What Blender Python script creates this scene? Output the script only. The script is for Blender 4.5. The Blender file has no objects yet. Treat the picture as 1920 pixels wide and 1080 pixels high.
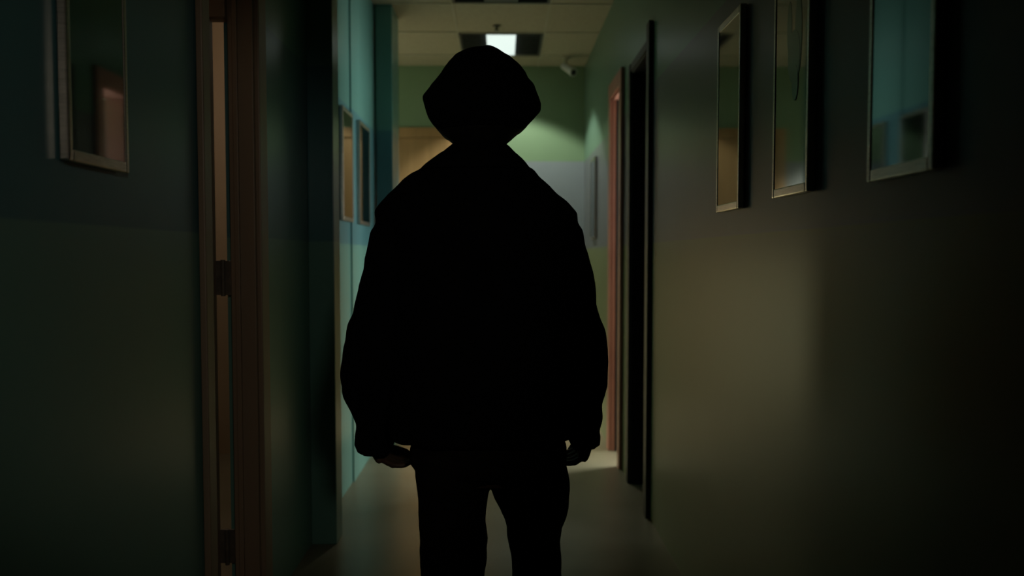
import bpy, bmesh, math, random
from mathutils import Vector, Matrix, noise
random.seed(4)
S = bpy.context.scene
C = S.collection

# ------------------------------------------------------------------ camera, world, exposure
cd = bpy.data.cameras.new('camera')
cam = bpy.data.objects.new('camera', cd); C.objects.link(cam)
cam.location = (0, 0, 1.2)
cam.rotation_euler = (math.radians(90-2.39), 0, math.radians(-0.80))
cd.sensor_width = 36; cd.lens = 27.0
cd.clip_start = 0.02
cd.dof.use_dof = True; cd.dof.focus_distance = 2.0; cd.dof.aperture_fstop = 2.0
S.camera = cam

w = bpy.data.worlds.new('world'); S.world = w; w.use_nodes = True
w.node_tree.nodes['Background'].inputs[0].default_value = (0.01, 0.015, 0.02, 1)
w.node_tree.nodes['Background'].inputs[1].default_value = 0.2

S.view_settings.view_transform = 'Standard'
S.view_settings.look = 'None'
S.view_settings.gamma = 1
S.view_settings.use_curve_mapping = False
S.view_settings.exposure = 0.0

CEIL = 2.74
YE = 6.3          # end wall
XR = 0.68; XL = -0.79
LAMP1 = 38.0
LAMP2 = 520.0
LAMP6 = 2.6
LAMP3 = 15.0
LAMP4 = 200.0
LAMP5 = 8.0

def lamp(kind, name, loc, energy, color, **kw):
    d = bpy.data.lights.new(name, kind); d.energy = energy; d.color = color
    for k, v in kw.items(): setattr(d, k, v)
    o = bpy.data.objects.new(name, d); C.objects.link(o); o.location = loc
    return o
# the lit ceiling fixture over the end of the corridor, the one round the corner, an unseen spot added behind the camera to brighten the left door frame
l1 = lamp('SPOT', 'lamp_light', (0.09, 5.68, 2.70), LAMP1, (0.93, 1.0, 0.86), spot_size=math.radians(108), spot_blend=0.22, shadow_soft_size=0.04)
l1.rotation_euler.x = math.radians(6)
lamp('SPOT', 'lamp_light', (-1.72, 5.66, 2.70), LAMP2, (1.0, 0.93, 0.72), spot_size=math.radians(98), spot_blend=0.4, shadow_soft_size=0.06)
l3 = lamp('SPOT', 'lamp_light', (0.5, -0.9, 1.9), LAMP3, (1.0, 0.92, 0.75), spot_size=math.radians(34), spot_blend=0.6, shadow_soft_size=0.12)
l3.rotation_euler = (Vector((-.9, 2.5, 1.0))-Vector((0.5, -0.9, 1.9))).to_track_quat('-Z', 'Y').to_euler()
lamp('POINT', 'lamp_light', (-1.5, 3.5, 2.2), LAMP5, (1.0, 0.80, 0.62), shadow_soft_size=0.1)
l6 = lamp('AREA', 'lamp_light', (-1.12, 6.20, 0.62), LAMP6, (1.0, 0.93, 0.52), shape='RECTANGLE', size=0.02, size_y=1.15)
l6.rotation_euler = (Vector((.68, 2.0, .62))-Vector((-1.12, 6.20, .62))).to_track_quat('-Z', 'Y').to_euler()
# the lit room beyond the narrow door on the right
l4 = lamp('AREA', 'lamp_light', (2.72, 5.0, 1.5), LAMP4, (0.92, 1.0, 0.92), shape='RECTANGLE', size=1.1)
l4.data.size_y = 1.2
l4.rotation_euler = (math.radians(90), 0, math.radians(90))

# ------------------------------------------------------------------ materials
def mat(name, col=(.5,.5,.5), rough=.5, metal=0, spec=.5):
    m = bpy.data.materials.new(name); m.use_nodes = True
    b = m.node_tree.nodes['Principled BSDF']
    b.inputs['Base Color'].default_value = (*col, 1)
    b.inputs['Roughness'].default_value = rough
    b.inputs['Metallic'].default_value = metal
    b.inputs['Specular IOR Level'].default_value = spec
    return m, m.node_tree, b
def noisy(name, c1, c2, scale=8, rough=.5, metal=0, spec=.5, stretch=(1,1,1), bump=0, bscale=60, r2=None):
    m, t, b = mat(name, c1, rough, metal, spec)
    tc = t.nodes.new('ShaderNodeTexCoord'); mp = t.nodes.new('ShaderNodeMapping')
    mp.inputs['Scale'].default_value = stretch
    n = t.nodes.new('ShaderNodeTexNoise'); n.inputs['Scale'].default_value = scale; n.inputs['Detail'].default_value = 5
    r = t.nodes.new('ShaderNodeValToRGB')
    r.color_ramp.elements[0].position = .35; r.color_ramp.elements[1].position = .65
    r.color_ramp.elements[0].color = (*c1, 1); r.color_ramp.elements[1].color = (*c2, 1)
    t.links.new(tc.outputs['Object'], mp.inputs[0]); t.links.new(mp.outputs[0], n.inputs['Vector'])
    t.links.new(n.outputs[0], r.inputs[0]); t.links.new(r.outputs[0], b.inputs['Base Color'])
    if r2 is not None:
        mr = t.nodes.new('ShaderNodeMapRange'); mr.inputs[3].default_value = rough; mr.inputs[4].default_value = r2
        t.links.new(n.outputs[0], mr.inputs[0]); t.links.new(mr.outputs[0], b.inputs['Roughness'])
    if bump:
        n2 = t.nodes.new('ShaderNodeTexNoise'); n2.inputs['Scale'].default_value = bscale
        bp = t.nodes.new('ShaderNodeBump'); bp.inputs['Strength'].default_value = bump; bp.inputs['Distance'].default_value = .002
        t.links.new(mp.outputs[0], n2.inputs['Vector']); t.links.new(n2.outputs[0], bp.inputs['Height'])
        t.links.new(bp.outputs[0], b.inputs['Normal'])
    return m
def wall_paint(name, upper, band, lower, rough=.24, spec=.30):
    """semi-gloss paint in three horizontal fields: upper, a band from 1.26 m to 1.97 m, lower"""
    m, t, b = mat(name, upper, rough, 0, spec)
    g = t.nodes.new('ShaderNodeNewGeometry'); s = t.nodes.new('ShaderNodeSeparateXYZ')
    t.links.new(g.outputs['Position'], s.inputs[0])
    def step(z):
        r = t.nodes.new('ShaderNodeMapRange'); r.inputs[1].default_value = z-.003; r.inputs[2].default_value = z+.003
        t.links.new(s.outputs['Z'], r.inputs[0]); return r
    def mix(f, a, c):
        x = t.nodes.new('ShaderNodeMix'); x.data_type = 'RGBA'
        t.links.new(f, x.inputs[0])
        for k, v in ((6, a), (7, c)):
            if isinstance(v, tuple): x.inputs[k].default_value = (*v, 1)
            else: t.links.new(v, x.inputs[k])
        return x.outputs[2]
    c = mix(step(1.26).outputs[0], lower, band)
    c = mix(step(1.97).outputs[0], c, upper)
    n = t.nodes.new('ShaderNodeTexNoise'); n.inputs['Scale'].default_value = 2.2; n.inputs['Detail'].default_value = 6
    r = t.nodes.new('ShaderNodeMapRange'); r.inputs[3].default_value = .86; r.inputs[4].default_value = 1.08
    t.links.new(g.outputs['Position'], n.inputs['Vector']); t.links.new(n.outputs[0], r.inputs[0])
    mu = t.nodes.new('ShaderNodeVectorMath'); mu.operation = 'SCALE'
    t.links.new(c, mu.inputs[0]); t.links.new(r.outputs[0], mu.inputs['Scale'])
    t.links.new(mu.outputs[0], b.inputs['Base Color'])
    n2 = t.nodes.new('ShaderNodeTexNoise'); n2.inputs['Scale'].default_value = 5; n2.inputs['Detail'].default_value = 3
    t.links.new(g.outputs['Position'], n2.inputs['Vector'])
    bp = t.nodes.new('ShaderNodeBump'); bp.inputs['Strength'].default_value = .06; bp.inputs['Distance'].default_value = .004
    t.links.new(n2.outputs[0], bp.inputs['Height']); t.links.new(bp.outputs[0], b.inputs['Normal'])
    return m
M = {}
M['wall_right'] = wall_paint('green_wall_paint', (.15,.25,.185), (.16,.17,.185), (.185,.215,.12), .33, .23)
M['wall_end'] = wall_paint('end_wall_paint', (.22,.32,.19), (.26,.29,.31), (.24,.27,.17), .35)
M['wall_left'] = wall_paint('teal_wall_paint', (.12,.28,.25), (.08,.20,.225), (.14,.29,.25), .30)
M['jamb'] = noisy('brown_jamb_paint', (.29,.205,.14), (.34,.24,.165), 6, .45, stretch=(1,1,.15))
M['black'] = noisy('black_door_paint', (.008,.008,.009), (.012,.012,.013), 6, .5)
M['salmon'] = noisy('reddish_brown_trim_paint', (.40,.17,.125), (.46,.20,.15), 5, .4)
M['door_wood'] = noisy('orange_brown_door_veneer', (.34,.20,.085), (.42,.25,.11), 3, .4, stretch=(6,6,.5))
M['room_cream'] = noisy('cream_room_paint', (.30,.21,.13), (.36,.26,.17), 5, .5, stretch=(1,1,.3))
M['leaf_grey'] = noisy('grey_blue_door_paint', (.16,.22,.25), (.19,.26,.29), 4, .2)
M['metal'] = noisy('brushed_aluminium', (.42,.38,.33), (.55,.50,.44), 30, .28, 1, stretch=(1,1,12), bump=.1)
M['hinge'] = noisy('hinge_steel', (.16,.14,.12), (.24,.21,.18), 20, .4, 1)
M['hinge_plate'] = noisy('worn_hinge_plate', (.10,.08,.06), (.15,.12,.09), 30, .5)
M['mirror'] = noisy('mirror_glass', (.16,.18,.175), (.20,.22,.215), 1.2, .035, 1, r2=.06)
M['smudge'] = noisy('greasy_smudge', (.10,.13,.10), (.13,.16,.13), 40, .22, 1)
M['back'] = mat('mirror_backing', (.02,.02,.02), .8)[0]
M['louver'] = noisy('dark_grey_louvre', (.045,.05,.045), (.06,.065,.06), 20, .5)
M['tframe'] = noisy('grid_metal', (.36,.35,.26), (.40,.39,.29), 10, .6)
M['pale'] = noisy('pale_plastic', (.5,.52,.47), (.58,.6,.55), 10, .35)
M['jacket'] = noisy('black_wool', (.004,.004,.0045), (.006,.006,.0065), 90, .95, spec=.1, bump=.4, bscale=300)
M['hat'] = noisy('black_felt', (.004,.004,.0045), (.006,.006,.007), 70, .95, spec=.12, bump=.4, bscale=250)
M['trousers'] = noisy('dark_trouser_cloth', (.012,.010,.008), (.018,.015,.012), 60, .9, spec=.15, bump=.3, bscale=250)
M['skin'] = noisy('skin', (.10,.055,.035), (.12,.065,.042), 20, .5, spec=.3)
M['hair'] = noisy('black_hair', (.004,.0035,.003), (.008,.007,.006), 60, .7, stretch=(4,4,.6), bump=.5, bscale=80)
M['eye'] = mat('eye_white', (.5,.5,.48), .2)[0]
M['shoe'] = noisy('black_leather', (.01,.01,.01), (.016,.015,.014), 20, .4)
m, t, b = mat('lit_diffuser', (.8,.8,.8), .5)
b.inputs['Emission Color'].default_value = (.84, 1.0, .97, 1); b.inputs['Emission Strength'].default_value = .85
M['diffuser'] = m
M['diffuser_off'] = noisy('unlit_diffuser', (.05,.055,.055), (.06,.065,.065), 8, .5)
# floor: waxed linoleum
M['floor'] = noisy('waxed_linoleum', (.175,.15,.10), (.215,.185,.125), 3.5, .22, spec=.5, r2=.42, bump=.05, bscale=12)
# ceiling: mineral tiles
def ceil_mat():
    m = noisy('mineral_ceiling_tile', (.37,.345,.25), (.41,.385,.28), 45, .85, spec=.2, bump=.3, bscale=120)
    return m
M['ceiling'] = ceil_mat()

# ------------------------------------------------------------------ mesh helpers
def bx(bm, x0, x1, y0, y1, z0, z1, bev=0):
    r = bmesh.ops.create_cube(bm, size=1)
    vs = r['verts']
    for v in vs:
        v.co = Vector(((x0+x1)/2 + v.co.x*(x1-x0), (y0+y1)/2 + v.co.y*(y1-y0), (z0+z1)/2 + v.co.z*(z1-z0)))
    if bev:
        es = list({e for v in vs for e in v.link_edges})
        bmesh.ops.bevel(bm, geom=es, offset=bev, segments=2, affect='EDGES', profile=.6)
def cyl(bm, p0, p1, r0, r1=None, seg=20):
    p0 = Vector(p0); p1 = Vector(p1); d = p1-p0
    rot = d.to_track_quat('Z', 'Y').to_matrix().to_4x4()
    bmesh.ops.create_cone(bm, cap_ends=True, segments=seg, radius1=r0, radius2=r0 if r1 is None else r1, depth=d.length,
                          matrix=Matrix.Translation((p0+p1)/2) @ rot)
def obj(name, bm, material, parent=None, smooth=False):
    me = bpy.data.meshes.new(name)
    bmesh.ops.recalc_face_normals(bm, faces=bm.faces[:])
    if smooth:
        for f in bm.faces: f.smooth = True
    bm.to_mesh(me); bm.free()
    me.materials.append(material)
    o = bpy.data.objects.new(name, me); C.objects.link(o)
    if parent:
        o.parent = parent
        o.matrix_parent_inverse = Matrix.Translation(-parent.location)
    return o
def boxobj(name, boxes, material, parent=None, bev=.0):
    bm = bmesh.new()
    for q in boxes: bx(bm, *q, bev)
    return obj(name, bm, material, parent)
def struct(o, label=None):
    o['kind'] = 'structure'
    if label: o['label'] = label
    return o
def thing(name, label, cat, loc=(0,0,0), group=None):
    o = bpy.data.objects.new(name, None); C.objects.link(o); o.location = loc
    o.empty_display_size = .1
    o['label'] = label; o['category'] = cat
    if group: o['group'] = group
    return o

# ------------------------------------------------------------------ the setting
YB = -3.2
struct(boxobj('floor', [(-3.4, 3.0, YB-.1, YE+.15, -.1, 0)], M['floor']), 'worn waxed tan floor running the length of the corridor')
# suspended ceiling with openings for the fixtures
FIX = [(-.3, .3, 5.38, 5.98), (-.3, .3, 4.14, 4.74), (-2.02, -1.42, 5.38, 5.98)]
bm = bmesh.new()
ys = sorted({YB-.1, YE+.15} | {f[2] for f in FIX} | {f[3] for f in FIX})
for a, c in zip(ys, ys[1:]):
    spans = sorted((f[0], f[1]) for f in FIX if f[2] <= a+1e-6 and f[3] >= c-1e-6)
    x = -3.4
    for s0, s1 in spans:
        bx(bm, x, s0, a, c, CEIL, CEIL+.12); x = s1
    bx(bm, x, 3.0, a, c, CEIL, CEIL+.12)
struct(obj('ceiling', bm, M['ceiling']), 'suspended tile ceiling, olive grey in the dim light')
# ceiling grid bars
bm = bmesh.new()
for gx in (-.9, -.3, .3):
    y0, y1 = (5.07, YE) if gx == -.9 else (YB, YE)
    bx(bm, gx-.008, gx+.008, y0, y1, CEIL-.004, CEIL+.001)
k = YB
for i in range(-9, 11):
    gy = 4.14 + .6*i*1.0 + (.02 if i > 0 else 0)
    if YB < gy < YE-.05: bx(bm, XL, XR, gy-.008, gy+.008, CEIL-.0045, CEIL+.001)
struct(obj('trim_5', bm, M['tframe']), 'thin metal grid bars between the ceiling tiles')

T = .14
TL = .097
WL = [(XL-TL, XL, YB, 2.05, 0, CEIL), (XL-TL, XL, 2.05, 2.5, 2.12, CEIL), (XL-TL, XL, 2.5, 4.05, 0, CEIL), (XL-TL, XL+.008, 4.05, 5.07, 0, CEIL)]
struct(boxobj('wall_left', WL, M['wall_left']), 'teal painted left corridor wall with a grey-blue band')
WR = [(XR, XR+T, YB, 3.5, 0, CEIL), (XR, XR+T, 3.5, 4.02, 2.17, CEIL), (XR, XR+T, 4.02, 4.31, 0, CEIL),
      (XR, XR+T, 4.31, 4.70, 2.17, CEIL), (XR, XR+T, 4.70, YE, 0, CEIL)]
struct(boxobj('wall_right', WR, M['wall_right']), 'green painted right corridor wall with a mauve-grey band')
struct(boxobj('wall_end', [(-3.3, XR+T, YE, YE+.12, 0, CEIL)], M['wall_end']), 'green end wall facing the camera')
struct(boxobj('wall_back', [(XL-T, XR+T, YB-.12, YB, 0, CEIL)], M['wall_right']))
struct(boxobj('wall_corner', [(-3.3, XL-TL, 5.07-T, 5.07, 0, CEIL), (-3.4, -3.3, 5.07-T, YE+.12, 0, CEIL)], M['wall_end']))
# dark closet on the right, lit rooms behind the other two openings
struct(boxobj('wall_side_left', [(-2.05, -2.0, 1.85, 4.70, 0, CEIL), (-2.0, XL-TL, 1.85, 1.90, 0, CEIL), (-2.0, XL-TL, 4.65, 4.70, 0, CEIL)], M['room_cream']), 'cream walls of the dim room behind the left door gap')
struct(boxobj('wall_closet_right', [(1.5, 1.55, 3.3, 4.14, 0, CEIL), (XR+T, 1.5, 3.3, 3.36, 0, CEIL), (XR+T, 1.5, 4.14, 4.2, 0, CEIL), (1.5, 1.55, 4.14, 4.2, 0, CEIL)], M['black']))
struct(boxobj('wall_side_room', [(2.9, 3.0, 4.14, YE+.12, 0, CEIL), (XR+T, 2.9, 4.2, 4.25, 0, CEIL), (XR+T, 2.9, YE, YE+.12, 0, CEIL)], M['wall_end']), 'painted walls of the lit room beyond the narrow door')
# pilasters
struct(boxobj('trim_1', [(XL, -.685, 3.16, 3.275, 0, CEIL)], M['wall_left'], bev=.004), 'teal wall pilaster projecting from the left wall')
struct(boxobj('trim_2', [(XL+.02, -.669, 4.77, 5.07, 0, CEIL)], M['wall_left'], bev=.004), 'teal column at the corner where the corridor opens left')

# left door: brown jamb and folded-back leaf, lit room seen through the hinge gap
d1 = thing('door_1', 'brown door frame on the left with a lit cream room seen through its hinge gap', 'door', (XL, 2.25, 0)); del d1['category']; d1['kind'] = 'structure'
JX = -.862
boxobj('jamb', [(JX, XL+.006, 2.462, 2.5, 0, 2.12), (XL-T-.01, XL+.006, 2.05, 2.085, 0, 2.12), (XL-T-.01, XL+.006, 2.085, 2.462, 2.085, 2.12),
                (XL-.055, XL-.040, 2.450, 2.462, 0, 2.085), (-1.42, JX, 2.462, 2.50, 1.945, 2.12), (JX-.30, JX, 2.44, 2.462, 1.945, 2.085)], M['jamb'], d1, .002)
boxobj('casing', [(XL+.002, XL+.020, 2.482, 2.56, 0, 2.18), (XL+.002, XL+.020, 2.015, 2.068, 0, 2.18), (XL+.002, XL+.020, 2.068, 2.482, 2.10, 2.18)], M['jamb'], d1, .004)
leaf = boxobj('door_leaf', [(-1.42, -.911, 2.43, 2.47, .01, 1.94)], M['jamb'], d1, .002)
for z in (.26, 1.13):
    bm = bmesh.new()
    bx(bm, -.919, JX-.001, 2.463, 2.469, z-.055, z+.055, .001)
    cyl(bm, (-.886, 2.458, z-.058), (-.886, 2.458, z+.058), .007)
    for k in (-.035, 0, .035): cyl(bm, (-.904, 2.464, z+k), (-.904, 2.460, z+k), .004, seg=12)
    obj('hinge', bm, M['hinge_plate'], leaf)

# right black doorway
d2 = thing('door_2', 'black doorway with a thin black frame on the right wall', 'door', (XR, 3.76, 0)); del d2['category']; d2['kind'] = 'structure'
boxobj('jamb', [(XR-.004, XR+T+.01, 3.5, 3.53, 0, 2.17), (XR-.004, XR+T+.01, 3.99, 4.02, 0, 2.17), (XR-.004, XR+T+.01, 3.53, 3.99, 2.14, 2.17)], M['black'], d2, .002)
boxobj('casing', [(XR-.022, XR-.002, 3.455, 3.52, 0, 2.25), (XR-.016, XR-.002, 4.0, 4.05, 0, 2.19), (XR-.012, XR-.002, 3.52, 4.0, 2.15, 2.19)], M['black'], d2, .003)
lf = boxobj('door_leaf', [(XR+.075, XR+.115, 3.533, 3.987, .01, 2.135)], M['black'], d2, .002)
bm = bmesh.new(); cyl(bm, (XR+.075, 3.60, 1.0), (XR+.03, 3.60, 1.0), .010); cyl(bm, (XR+.034, 3.60, 1.0), (XR+.034, 3.71, 1.0), .008); cyl(bm, (XR+.075, 3.60, 1.0), (XR+.068, 3.60, 1.0), .026)
obj('door_handle', bm, M['hinge'], lf)

# right reddish-brown door frame
d3 = thing('door_3', 'narrow reddish-brown door frame beyond the black doorway', 'door', (XR, 4.5, 0)); del d3['category']; d3['kind'] = 'structure'
boxobj('jamb', [(XR-.004, XR+T+.01, 4.31, 4.335, 0, 2.17), (XR-.004, XR+T+.01, 4.675, 4.70, 0, 2.17), (XR-.004, XR+T+.01, 4.335, 4.675, 2.14, 2.17)], M['salmon'], d3, .002)
boxobj('casing', [(XR-.022, XR-.002, 4.26, 4.33, 0, 2.24), (XR-.022, XR-.002, 4.68, 4.76, 0, 2.24), (XR-.022, XR-.002, 4.33, 4.68, 2.15, 2.24)], M['salmon'], d3, .004)
boxobj('dark_gap_strip', [(XR+.018, XR+.036, 4.669, 4.676, 0, 2.14), (XR+.018, XR+.036, 4.334, 4.341, 0, 2.14)], M['black'], d3)  # black strips added to paint in the dark gap inside the frame
boxobj('door_leaf', [(XR+T+.015, XR+T+.36, 4.68, 4.715, .01, 2.137)], M['leaf_grey'], d3, .002)

# wooden door in the end wall
d4 = thing('door_4', 'orange-brown wooden door in the end wall behind the shoulder', 'door', (-.59, YE, 0)); del d4['category']; d4['kind'] = 'structure'
boxobj('casing', [(-1.0, -.93, YE-.025, YE-.001, 0, 2.24), (-.25, -.18, YE-.025, YE-.001, 0, 2.24), (-.93, -.25, YE-.025, YE-.001, 2.16, 2.24)], M['door_wood'], d4, .004)
lf = boxobj('door_leaf', [(-.928, -.252, YE-.012, YE-.001, .01, 2.157)], M['door_wood'], d4, .002)
bm = bmesh.new(); cyl(bm, (-.32, YE-.012, 1.02), (-.32, YE-.06, 1.02), .010); cyl(bm, (-.32, YE-.056, 1.02), (-.43, YE-.056, 1.02), .008); cyl(bm, (-.32, YE-.012, 1.02), (-.32, YE-.019, 1.02), .026)
obj('door_handle', bm, M['hinge'], lf)

# ------------------------------------------------------------------ ceiling fixtures
def fixture(x0, x1, y0, y1, lit, label):
    t = thing('ceiling_light', label, 'ceiling light', ((x0+x1)/2, (y0+y1)/2, CEIL), 'square recessed ceiling lights')
    g = .003; x0 += g; x1 -= g; y0 += g; y1 -= g
    b = .018
    boxobj('frame', [(x0, x0+b, y0, y1, CEIL-.006, CEIL+.07), (x1-b, x1, y0, y1, CEIL-.006, CEIL+.07),
                     (x0+b, x1-b, y0, y0+b, CEIL-.006, CEIL+.07), (x0+b, x1-b, y1-b, y1, CEIL-.006, CEIL+.07), (x0, x1, y0, y1, CEIL+.07, CEIL+.075)], M['louver'], t)
    cx = (x0+x1)/2
    for s in (-1, 1):
        a, c = sorted((cx+s*.105, cx+s*(.30-g-b)))
        bm = bmesh.new(); bx(bm, a, c, y0+b, y1-b, CEIL+.012, CEIL+.018)
        n = 9
        for i in range(1, n):
            yy = y0+b+(y1-y0-2*b)*i/n
            bx(bm, a, c, yy-.003, yy+.003, CEIL-.001, CEIL+.012)
        obj('louvre_panel', bm, M['louver'], t)
    boxobj('diffuser', [(cx-.103, cx+.103, y0+b, y1-b, CEIL-.004, CEIL+.012)], M['diffuser'] if lit else M['diffuser_off'], t, .003)
    return t
fixture(*FIX[0], True, 'square ceiling light with a glowing white centre, just above the head')
fixture(*FIX[1], False, 'unlit dark ceiling light, cut by the top edge of the photo')
fixture(*FIX[2], True, 'lit ceiling light round the corner left of the wooden door')

bm = bmesh.new()
cyl(bm, (-.03, 5.20, CEIL-.004), (-.03, 5.20, CEIL-.012), .026, .022)
cyl(bm, (-.03, 5.20, CEIL-.012), (-.03, 5.20, CEIL-.034), .009, .012)
cyl(bm, (-.03, 5.20, CEIL-.034), (-.03, 5.20, CEIL-.038), .018)
o = obj('sprinkler_head', bm, M['hinge'])
o['label'] = 'tiny dark sprinkler head on the ceiling just in front of the lit panel'; o['category'] = 'sprinkler'

# ceiling-mounted camera at the end right
t = thing('security_camera', 'small pale camera on a hooked arm under the ceiling near the end wall', 'camera', (.50, 6.0, CEIL))
bm = bmesh.new(); cyl(bm, (.50, 6.0, CEIL-.001), (.50, 6.0, CEIL-.014), .035)
obj('mount', bm, M['tframe'], t)
bm = bmesh.new()
pts = [(.50, 6.0, CEIL-.012), (.497, 6.0, CEIL-.05), (.505, 5.995, CEIL-.07), (.52, 5.99, CEIL-.08)]
for a, c in zip(pts, pts[1:]): cyl(bm, a, c, .011)
obj('arm', bm, M['tframe'], t)
bm = bmesh.new(); cyl(bm, (.485, 6.03, CEIL-.065), (.55, 5.93, CEIL-.135), .026, .030); cyl(bm, (.546, 5.936, CEIL-.131), (.553, 5.925, CEIL-.139), .034)
c_ = obj('camera_body', bm, M['pale'], t)
bm = bmesh.new(); cyl(bm, (.552, 5.926, CEIL-.138), (.555, 5.921, CEIL-.141), .022)
obj('lens', bm, M['black'], c_)

# ------------------------------------------------------------------ wall mirrors
def wall_mirror(side, y0, y1, z0, z1, label, wall=None, tilt=0, smudge=False):
    s = 1 if side == 'right' else -1
    xw = (XR if s > 0 else XL) if wall is None else wall
    yc, zc = (y0+y1)/2, (z0+z1)/2
    t = thing('wall_mirror', label, 'mirror', (xw, yc, z0), 'metal framed wall mirrors')
    fr = .014; fb = .021; d = .020
    X = lambda k: xw - s*k
    def B(k0, k1, a, b_, c, e):
        p, q = sorted((X(k0), X(k1))); return (p, q, a, b_, c, e)
    boxobj('frame', [B(.002, d, y0, y0+fr, z0, z1), B(.002, d, y1-fr, y1, z0, z1),
                     B(.002, d, y0+fr, y1-fr, z0, z0+fb), B(.002, d, y0+fr, y1-fr, z1-fb, z1)], M['metal'], t, .003)
    g = boxobj('mirror_glass', [B(.012, .018, y0+fr-.002, y1-fr+.002, z0+fb-.002, z1-fb+.002)], M['mirror'], t)
    boxobj('backing', [B(.001, .012, y0+.006, y1-.006, z0+.006, z1-.006)], M['back'], t)
    if smudge:
        bm = bmesh.new()
        x = X(.0185)
        for q_, (cy, cz, ry, rz) in enumerate(smudge):
            vs = []
            for i in range(28):
                a = 2*math.pi*i/28
                vs.append((cy+ry*math.cos(a), cz+rz*math.sin(a)))
            f0 = [bm.verts.new((X(.0181), p, q)) for p, q in vs]
            f1 = [bm.verts.new((X(.0185+.0003*q_), p, q)) for p, q in vs]
            bm.faces.new(f0); bm.faces.new(f1)
            for i in range(28):
                j = (i+1) % 28; bm.faces.new((f0[i], f0[j], f1[j], f1[i]))
        so = obj('hand_smudge', bm, M['smudge'], g)
        so['label'] = 'dark greasy finger smears on the glass'
    if tilt: t.rotation_euler.x = tilt
    return t
ZR0, ZR1 = 1.338, 1.905
wall_mirror('right', 2.138, 2.364, 1.333, 1.896, 'tall mirror on the right wall, farthest of the near three, reflecting the orange-brown door')
wall_mirror('right', 1.657, 1.875, 1.340, 1.905, 'middle mirror of the near three on the right, with finger smears on the glass',
            smudge=[(1.776, 1.720, .014, .062), (1.722, 1.695, .020, .090), (1.746, 1.650, .036, .060), (1.738, 1.590, .018, .040)])
wall_mirror('right', 1.174, 1.388, 1.333, 1.905, 'nearest mirror on the right wall, reflecting the teal wall')
wall_mirror('right', 5.45, 5.72, 1.32, 1.905, 'small-looking mirror far down the right wall by the end wall corner')
wall_mirror('left', 1.388, 1.612, 1.371, 1.945, 'nearest mirror on the left wall, high at the left edge of the photo')
wall_mirror('left', 3.78, 4.035, 1.375, 1.935, 'mirror on the left wall just beyond the pilaster, with a bright edge')
wall_mirror('left', 4.19, 4.50, 1.372, 1.935, 'blurred mirror on the left wall, the one next to the corner column', wall=XL+.008)

# ------------------------------------------------------------------ the person
PY = 2.0
def px(x, y, yd=0.0):            # figure sheet: 720 units per metre, axis at 940, eye line 480
    return Vector(((x-940)/720.0, PY+yd, 1.2-(y-480)/720.0))
def pp(x, y, yd=0.0):            # the same sheet for points nearer or farther than the figure's own depth
    k = (PY+yd)/1440.0
    return Vector(((x-940)*k, PY+yd, 1.2-(y-480)*k))
def chain(bm, rings, seg=20, up=None):
    """closed loft: rings = (centre, half width, half depth[, normal])"""
    n = len(rings); loops = []
    for i, r in enumerate(rings):
        c = Vector(r[0]); a, d = r[1], r[2]
        if len(r) > 3: tn = Vector(r[3])
        else:
            p = Vector(rings[max(i-1, 0)][0]); q = Vector(rings[min(i+1, n-1)][0]); tn = q-p
        tn.normalize()
        ref = Vector(up) if up else Vector((1, 0, 0))
        u = (ref - tn*ref.dot(tn)).normalized(); v = tn.cross(u)
        loops.append([bm.verts.new(c + u*(a*math.cos(2*math.pi*k/seg)) + v*(d*math.sin(2*math.pi*k/seg))) for k in range(seg)])
    for A, B_ in zip(loops, loops[1:]):
        for k in range(seg):
            j = (k+1) % seg; bm.faces.new((A[k], A[j], B_[j], B_[k]))
    bm.faces.new(loops[0][::-1]); bm.faces.new(loops[-1])
def ball(bm, c, r, sx=1, sy=1, sz=1, seg=20):
    bmesh.ops.create_uvsphere(bm, u_segments=seg, v_segments=seg//2+2, radius=r, matrix=Matrix.Translation(c) @ Matrix.Diagonal((sx, sy, sz, 1)))
def remesh(o, vox, smooth=3, disp=None):
    m = o.modifiers.new('remesh', 'REMESH'); m.mode = 'VOXEL'; m.voxel_size = vox; m.use_smooth_shade = True
    s = o.modifiers.new('smooth', 'SMOOTH'); s.factor = .5; s.iterations = smooth
    if disp:
        for (tt, size, st, *_) in disp:
            tx = bpy.data.textures.new('folds', 'CLOUDS'); tx.noise_scale = size; tx.noise_depth = 1
            d = o.modifiers.new('folds', 'DISPLACE'); d.texture = tx; d.strength = st; d.mid_level = .5; d.texture_coords = 'LOCAL'

man = thing('person', 'person seen from behind in bulky black jacket and soft black hat', 'person', (-.035, PY, 0))
HX = 903
# --- body
bm = bmesh.new()
chain(bm, [(px(915, 900), .15, .10), (px(915, 850), .165, .115), (px(912, 780), .15, .105), (px(908, 690), .14, .10), (px(905, 580), .155, .11),
           (px(903, 470), .17, .12), (px(901, 410), .165, .09), (px(900, 360), .11, .07), (px(900, 325), .07, .06), (px(900, 300, .01), .058, .058),
           (px(900, 250, .02), .056, .060), (px(901, 225, .02), .055, .06)], 28)
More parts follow.
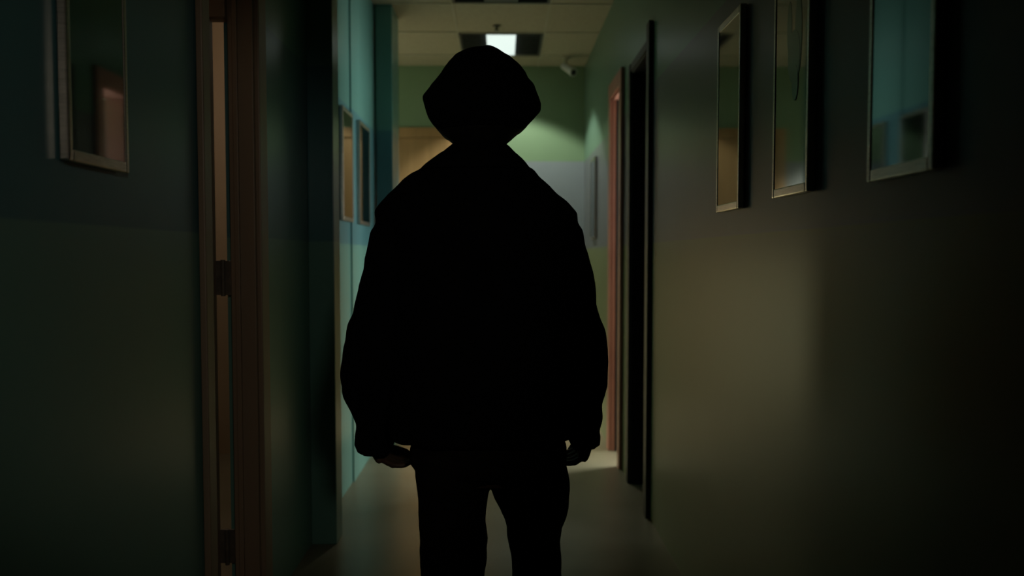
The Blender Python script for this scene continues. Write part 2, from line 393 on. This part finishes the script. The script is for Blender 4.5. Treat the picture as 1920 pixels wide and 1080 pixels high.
# skull, jaw
hc = px(902, 190, .03)
ball(bm, hc, .1, .78, .98, 1.12, 28)
ball(bm, hc+Vector((0, .045, -.075)), .06, .88, .9, .85)
ball(bm, hc+Vector((0, .075, -.098)), .022, 1.1, .9, .8)
chain(bm, [(hc+Vector((0, .088, .025)), .008, .010), (hc+Vector((0, .108, -.012)), .011, .012), (hc+Vector((0, .116, -.028)), .016, .012), (hc+Vector((0, .10, -.038)), .014, .010)], 12, (1, 0, 0))
ball(bm, hc+Vector((0, .096, -.060)), .02, 1.2, .5, .28, 14); ball(bm, hc+Vector((0, .094, -.071)), .02, 1.1, .5, .32, 14)
ball(bm, hc+Vector((0, .078, .032)), .04, 1.5, .5, .28, 14)
for s in (-1, 1):
    ball(bm, hc+Vector((s*.080, -.005, -.012)), .03, .28, .62, 1.05, 14)
    ball(bm, hc+Vector((s*.045, .066, -.035)), .024, .9, .7, .7, 14)
# arms
armL = [(px(790, 410), .05, .05), (px(757, 440), .055, .055), (px(722, 530, .0), .05, .05), (px(700, 640, .01), .045, .045), (px(697, 690, .02), .043, .045), (px(695, 770, .05), .036, .038), (pp(699, 838, .065), .027, .032)]
armR = [(px(1000, 410), .05, .05), (px(1035, 440), .055, .055), (px(1070, 530, .0), .05, .05), (px(1086, 640, .01), .045, .045), (px(1090, 690, .02), .043, .045), (px(1096, 770, .05), .036, .038), (pp(1100, 836, .065), .027, .032)]
chain(bm, armL, 18); chain(bm, armR, 18)
# legs
legL = [(px(862, 870), .10, .11), (px(848, 950), .078, .09), (px(848, 1017), .062, .068), (px(848, 1100, -.01), .056, .062), (px(848, 1220, -.01), .045, .048), (px(848, 1300), .036, .042), (px(848, 1325, .02), .036, .05)]
legR = [(px(975, 870), .10, .11), (px(995, 950, .03), .075, .09), (px(1004, 1017, .06), .058, .066), (px(1008, 1100, .07), .052, .06), (px(1010, 1220, .08), .044, .047), (px(1011, 1300, .09), .036, .042), (px(1011, 1325, .11), .036, .05)]
chain(bm, legL, 20); chain(bm, legR, 20)
# hands
def hand(w, pal, cu, pts_px, tip):
    """w wrist, pal knuckle line, cu the way the fingers curl; the thumb side points forward (+y)"""
    w = Vector(w); pal = Vector(pal); cu = Vector(cu).normalized()
    d = (pal-w).normalized()
    side = Vector((0, 1, 0)) - d*d.y; side.normalize()
    mid = (w+pal)/2
    chain(bm, [(w-d*.02, .026, .024), (w+d*.012, .030, .021), (mid+d*.006, .040, .018), (pal-d*.006, .043, .0155), (pal, .036, .012)], 20, side)
    for (o_, L, r, sp) in ((.026, 1.0, .0092, .02), (.009, 1.08, .0096, .0), (-.009, 1.03, .0092, .0), (-.026, .86, .0084, .02)):
        b0 = pal + side*o_ - d*.012
        d1 = (d*.62+cu*.72+side*sp).normalized(); d2 = (d*.10+cu+side*sp*.5).normalized(); d3 = (cu*.96-d*.22).normalized()
        q = tip*L
        p1 = b0+d1*(q*.46+.010); p2 = p1+d2*q*.31; p3 = p2+d3*q*.23
        chain(bm, [(b0, r*1.05, r*1.05), (b0+d1*.016, r, r), (p1, r*1.07, r*1.07), ((p1+p2)/2, r*.92, r*.92), (p2, r*.97, r*.97), (p3, r*.8, r*.8), (p3+d3*.004, r*.4, r*.4)], 12, side)
    T_ = [Vector(q) for q in pts_px]
    chain(bm, [(T_[0], .014, .014), (T_[1], .0115, .0115), (T_[2], .0105, .0105), (T_[3], .0088, .0078), (T_[3]+(T_[3]-T_[2]).normalized()*.004, .004, .004)], 12, (0, 1, 0))
hand(pp(702, 834, .065), pp(712, 858, .080), (.95, .14, -.02), [pp(704, 842, .09), pp(724, 841, .112), pp(744, 845, .120), pp(763, 850, .122)], .088)
hand(pp(1099, 832, .065), pp(1095, 856, .080), (-.95, .12, -.05), [pp(1096, 834, .09), pp(1085, 832, .118), pp(1077, 840, .128), pp(1068, 850, .130)], .062)
bd = obj('body', bm, M['skin'], man); remesh(bd, .0042, 2)
for s in (-1, 1):
    bm = bmesh.new(); ball(bm, hc+Vector((s*.031, .083, .012)), .0125, 1, .8, .75, 14)
    obj('eye', bm, M['eye'], man, True)

# --- trousers
bm = bmesh.new()
chain(bm, [(px(915, 800), .19, .125), (px(915, 840), .207, .135), (px(915, 870), .208, .138), (px(914, 880), .200, .13), (px(914, 893), .16, .10)], 32)
chain(bm, [(px(857, 855), .115, .13), (px(850, 895), .102, .12), (px(847, 925), .0915, .108), (px(847, 985), .0885, .098), (px(850, 1017), .0905, .095),
           (px(847, 1080, -.005), .0855, .09), (px(848, 1160, -.01), .083, .088), (px(848, 1240, -.005), .078, .085), (px(848, 1318, .0), .074, .088)], 26)
chain(bm, [(px(977, 855), .115, .13), (px(992, 893, .01), .102, .12), (pp(998, 925, .02), .098, .11), (pp(1002, 950, .03), .092, .105), (px(1003, 1000, .055), .075, .092), (px(1005, 1040, .062), .0695, .088),
           (px(1010, 1080, .068), .0665, .084), (px(1011, 1160, .075), .070, .084), (px(1011, 1240, .085), .070, .083), (px(1011, 1318, .09), .070, .086)], 26)
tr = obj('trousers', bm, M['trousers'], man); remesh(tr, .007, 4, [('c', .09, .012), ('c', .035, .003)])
tr['label'] = 'loose dark trousers'

# --- jacket
bm = bmesh.new()
def tor(y, a, b_, d, yd=0): return (px((a+b_)/2, y, yd), (b_-a)/1440.0, d, (0, 0, 1))
chain(bm, [tor(824, 728, 1076, .142), tor(808, 722, 1080, .152), tor(720, 726, 1076, .158), tor(620, 722, 1074, .156), tor(520, 722, 1070, .150), tor(450, 716, 1076, .144),
           tor(420, 706, 1084, .136), tor(398, 702, 1082, .126), tor(380, 714, 1066, .116), tor(363, 730, 1047, .107), tor(348, 748, 1028, .099), tor(334, 766, 1012, .092),
           tor(318, 790, 998, .086), tor(300, 830, 966, .078)], 40)
chain(bm, [(px(780, 415), .045, .06), (px(762, 425), .070, .082), (px(751, 450), .081, .086), (px(740, 520), .082, .086), (px(725, 580, .005), .081, .086), (px(707, 640, .01), .086, .088), (px(699, 690, .015), .0875, .088),
           (px(698, 735, .03), .086, .082), (px(704, 775, .045), .075, .070), (px(702, 800, .05), .061, .060), (px(699, 822, .055), .053, .054), (pp(694, 846, .06), .046, .050)], 26)
chain(bm, [(px(1005, 415), .045, .06), (px(1026, 425), .072, .082), (px(1038, 450), .082, .086), (px(1052, 520), .082, .086), (px(1064, 580, .005), .083, .086), (px(1078, 640, .01), .086, .088), (px(1083, 690, .015), .086, .088),
           (px(1086, 730, .03), .080, .080), (px(1092, 765, .045), .062, .066), (px(1095, 795, .05), .057, .060), (px(1100, 820, .055), .047, .052), (pp(1102, 838, .06), .040, .046)], 26)
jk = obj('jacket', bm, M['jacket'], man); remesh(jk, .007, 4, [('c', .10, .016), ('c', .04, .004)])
jk['label'] = 'bulky black jacket with full sleeves'
# cuffs
for (p0, p1, r) in ((pp(697, 818, .055), pp(695, 848, .061), .039), (pp(1099, 812, .055), pp(1101, 839, .06), .034)):
    bm = bmesh.new()
    chain(bm, [(p0, r+.004, r+.004), ((p0*.6+p1*.4), r+.007, r+.007), (p1, r+.003, r+.005)], 26)
    c_ = obj('cuff', bm, M['jacket'], man); remesh(c_, .005, 2, [('c', .03, .004)])
# collar: a turned-down band round the neck with two points
bm = bmesh.new()
segc = 40; loopsc = []
for (yy, hw, hd, cx, dy) in ((270, .066, .068, 899, .006), (277, .078, .076, 899, .004), (289, .098, .086, 897, .0), (302, .122, .094, 896, -.002), (314, .138, .098, 893, -.002), (323, .148, .098, 890, -.002)):
    L = []
    for k in range(segc):
        a = 2*math.pi*k/segc
        c = px(cx, yy, dy)
        dip = -.012*max(0, math.sin(a))**2
        L.append(bm.verts.new(c+Vector((hw*math.cos(a), hd*math.sin(a), dip))))
    loopsc.append(L)
for A, B_ in zip(loopsc, loopsc[1:]):
    for k in range(segc):
        j = (k+1) % segc; bm.faces.new((A[k], A[j], B_[j], B_[k]))
bm.faces.new(loopsc[0]); bm.faces.new(loopsc[-1])
co = obj('collar', bm, M['jacket'], man); remesh(co, .006, 3, [('c', .05, .006)])

# --- hair and hat
bm = bmesh.new()
def ring(y0, a, b_, yd, d): return (px((a+b_)/2, y0, yd), (b_-a)/1440.0, d, (0, 0, 1))
chain(bm, [ring(150, 850, 960, .0, .07), ring(190, 815, 995, -.015, .095), ring(222, 812, 998, -.02, .10), ring(240, 818, 988, -.02, .095), ring(252, 825, 978, -.02, .085), ring(263, 837, 963, -.015, .075), ring(272, 850, 951, -.01, .066), ring(282, 858, 942, -.005, .056)], 28)
hr = obj('hair', bm, M['hair'], man); remesh(hr, .006, 2, [('c', .03, .006)])
bm = bmesh.new()
rings = [(91.5, 911, 922, .0, .006), (94, 905, 927, .0, .018), (97.5, 896, 934, .003, .03), (100.5, 873, 938, .005, .05), (106, 861, 946, .005, .066), (113, 850, 957, .005, .082), (121, 843, 967, .005, .095),
         (132, 835, 979, .005, .106), (141, 830, 986, .005, .113), (154, 820, 991, .005, .121), (165, 811, 1001, .0, .126), (177, 802, 1006, .0, .128), (187, 796, 1010, -.003, .128), (200, 798, 1013, -.012, .122),
         (213, 801, 1011, -.02, .112), (226, 806, 1002, -.025, .102), (239, 814, 991, -.03, .092), (250, 823, 980, -.03, .08)]
loops = []; sg = 48
for i, (yy, a, b_, yd, d) in enumerate(rings):
    L = []
    for k in range(sg):
        an = 2*math.pi*k/sg
        hw = (b_-a)/1440.0
        m_ = 1 + (.018*math.cos(8*an) if 5 < i < 15 else 0)       # eight sewn panels
        L.append(bm.verts.new(px((a+b_)/2, yy, yd)+Vector((hw*math.cos(an)*(1+(m_-1)*.4), d*math.sin(an)*m_, 0))))
    loops.append(L)
for A, B_ in zip(loops, loops[1:]):
    for k in range(sg):
        j = (k+1) % sg; bm.faces.new((A[k], A[j], B_[j], B_[k]))
bm.faces.new(loops[0]); bm.faces.new(loops[-1])
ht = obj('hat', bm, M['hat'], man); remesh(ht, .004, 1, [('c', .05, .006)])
ht['label'] = 'full soft black hat'
# --- shoes
for s, (cx, yd) in enumerate(((848, .0), (1011, .09))):
    x = (cx-940)/720.0; y = PY+yd
    bm = bmesh.new()
    chain(bm, [((x, y-.075, .045), .022, .03), ((x, y-.06, .05), .036, .046), ((x, y-.01, .055), .042, .053), ((x, y+.05, .045), .043, .043), ((x, y+.11, .036), .047, .034), ((x, y+.16, .03), .043, .028), ((x, y+.19, .026), .022, .018)], 22, (1, 0, 0))
    for v in bm.verts: v.co.z = max(v.co.z, .003)
    sh = obj('shoe', bm, M['shoe'], man, True)
    bm = bmesh.new(); bx(bm, x-.044, x+.044, y-.075, y+.165, .0005, .014, .006)
    obj('sole', bm, M['shoe'], sh)
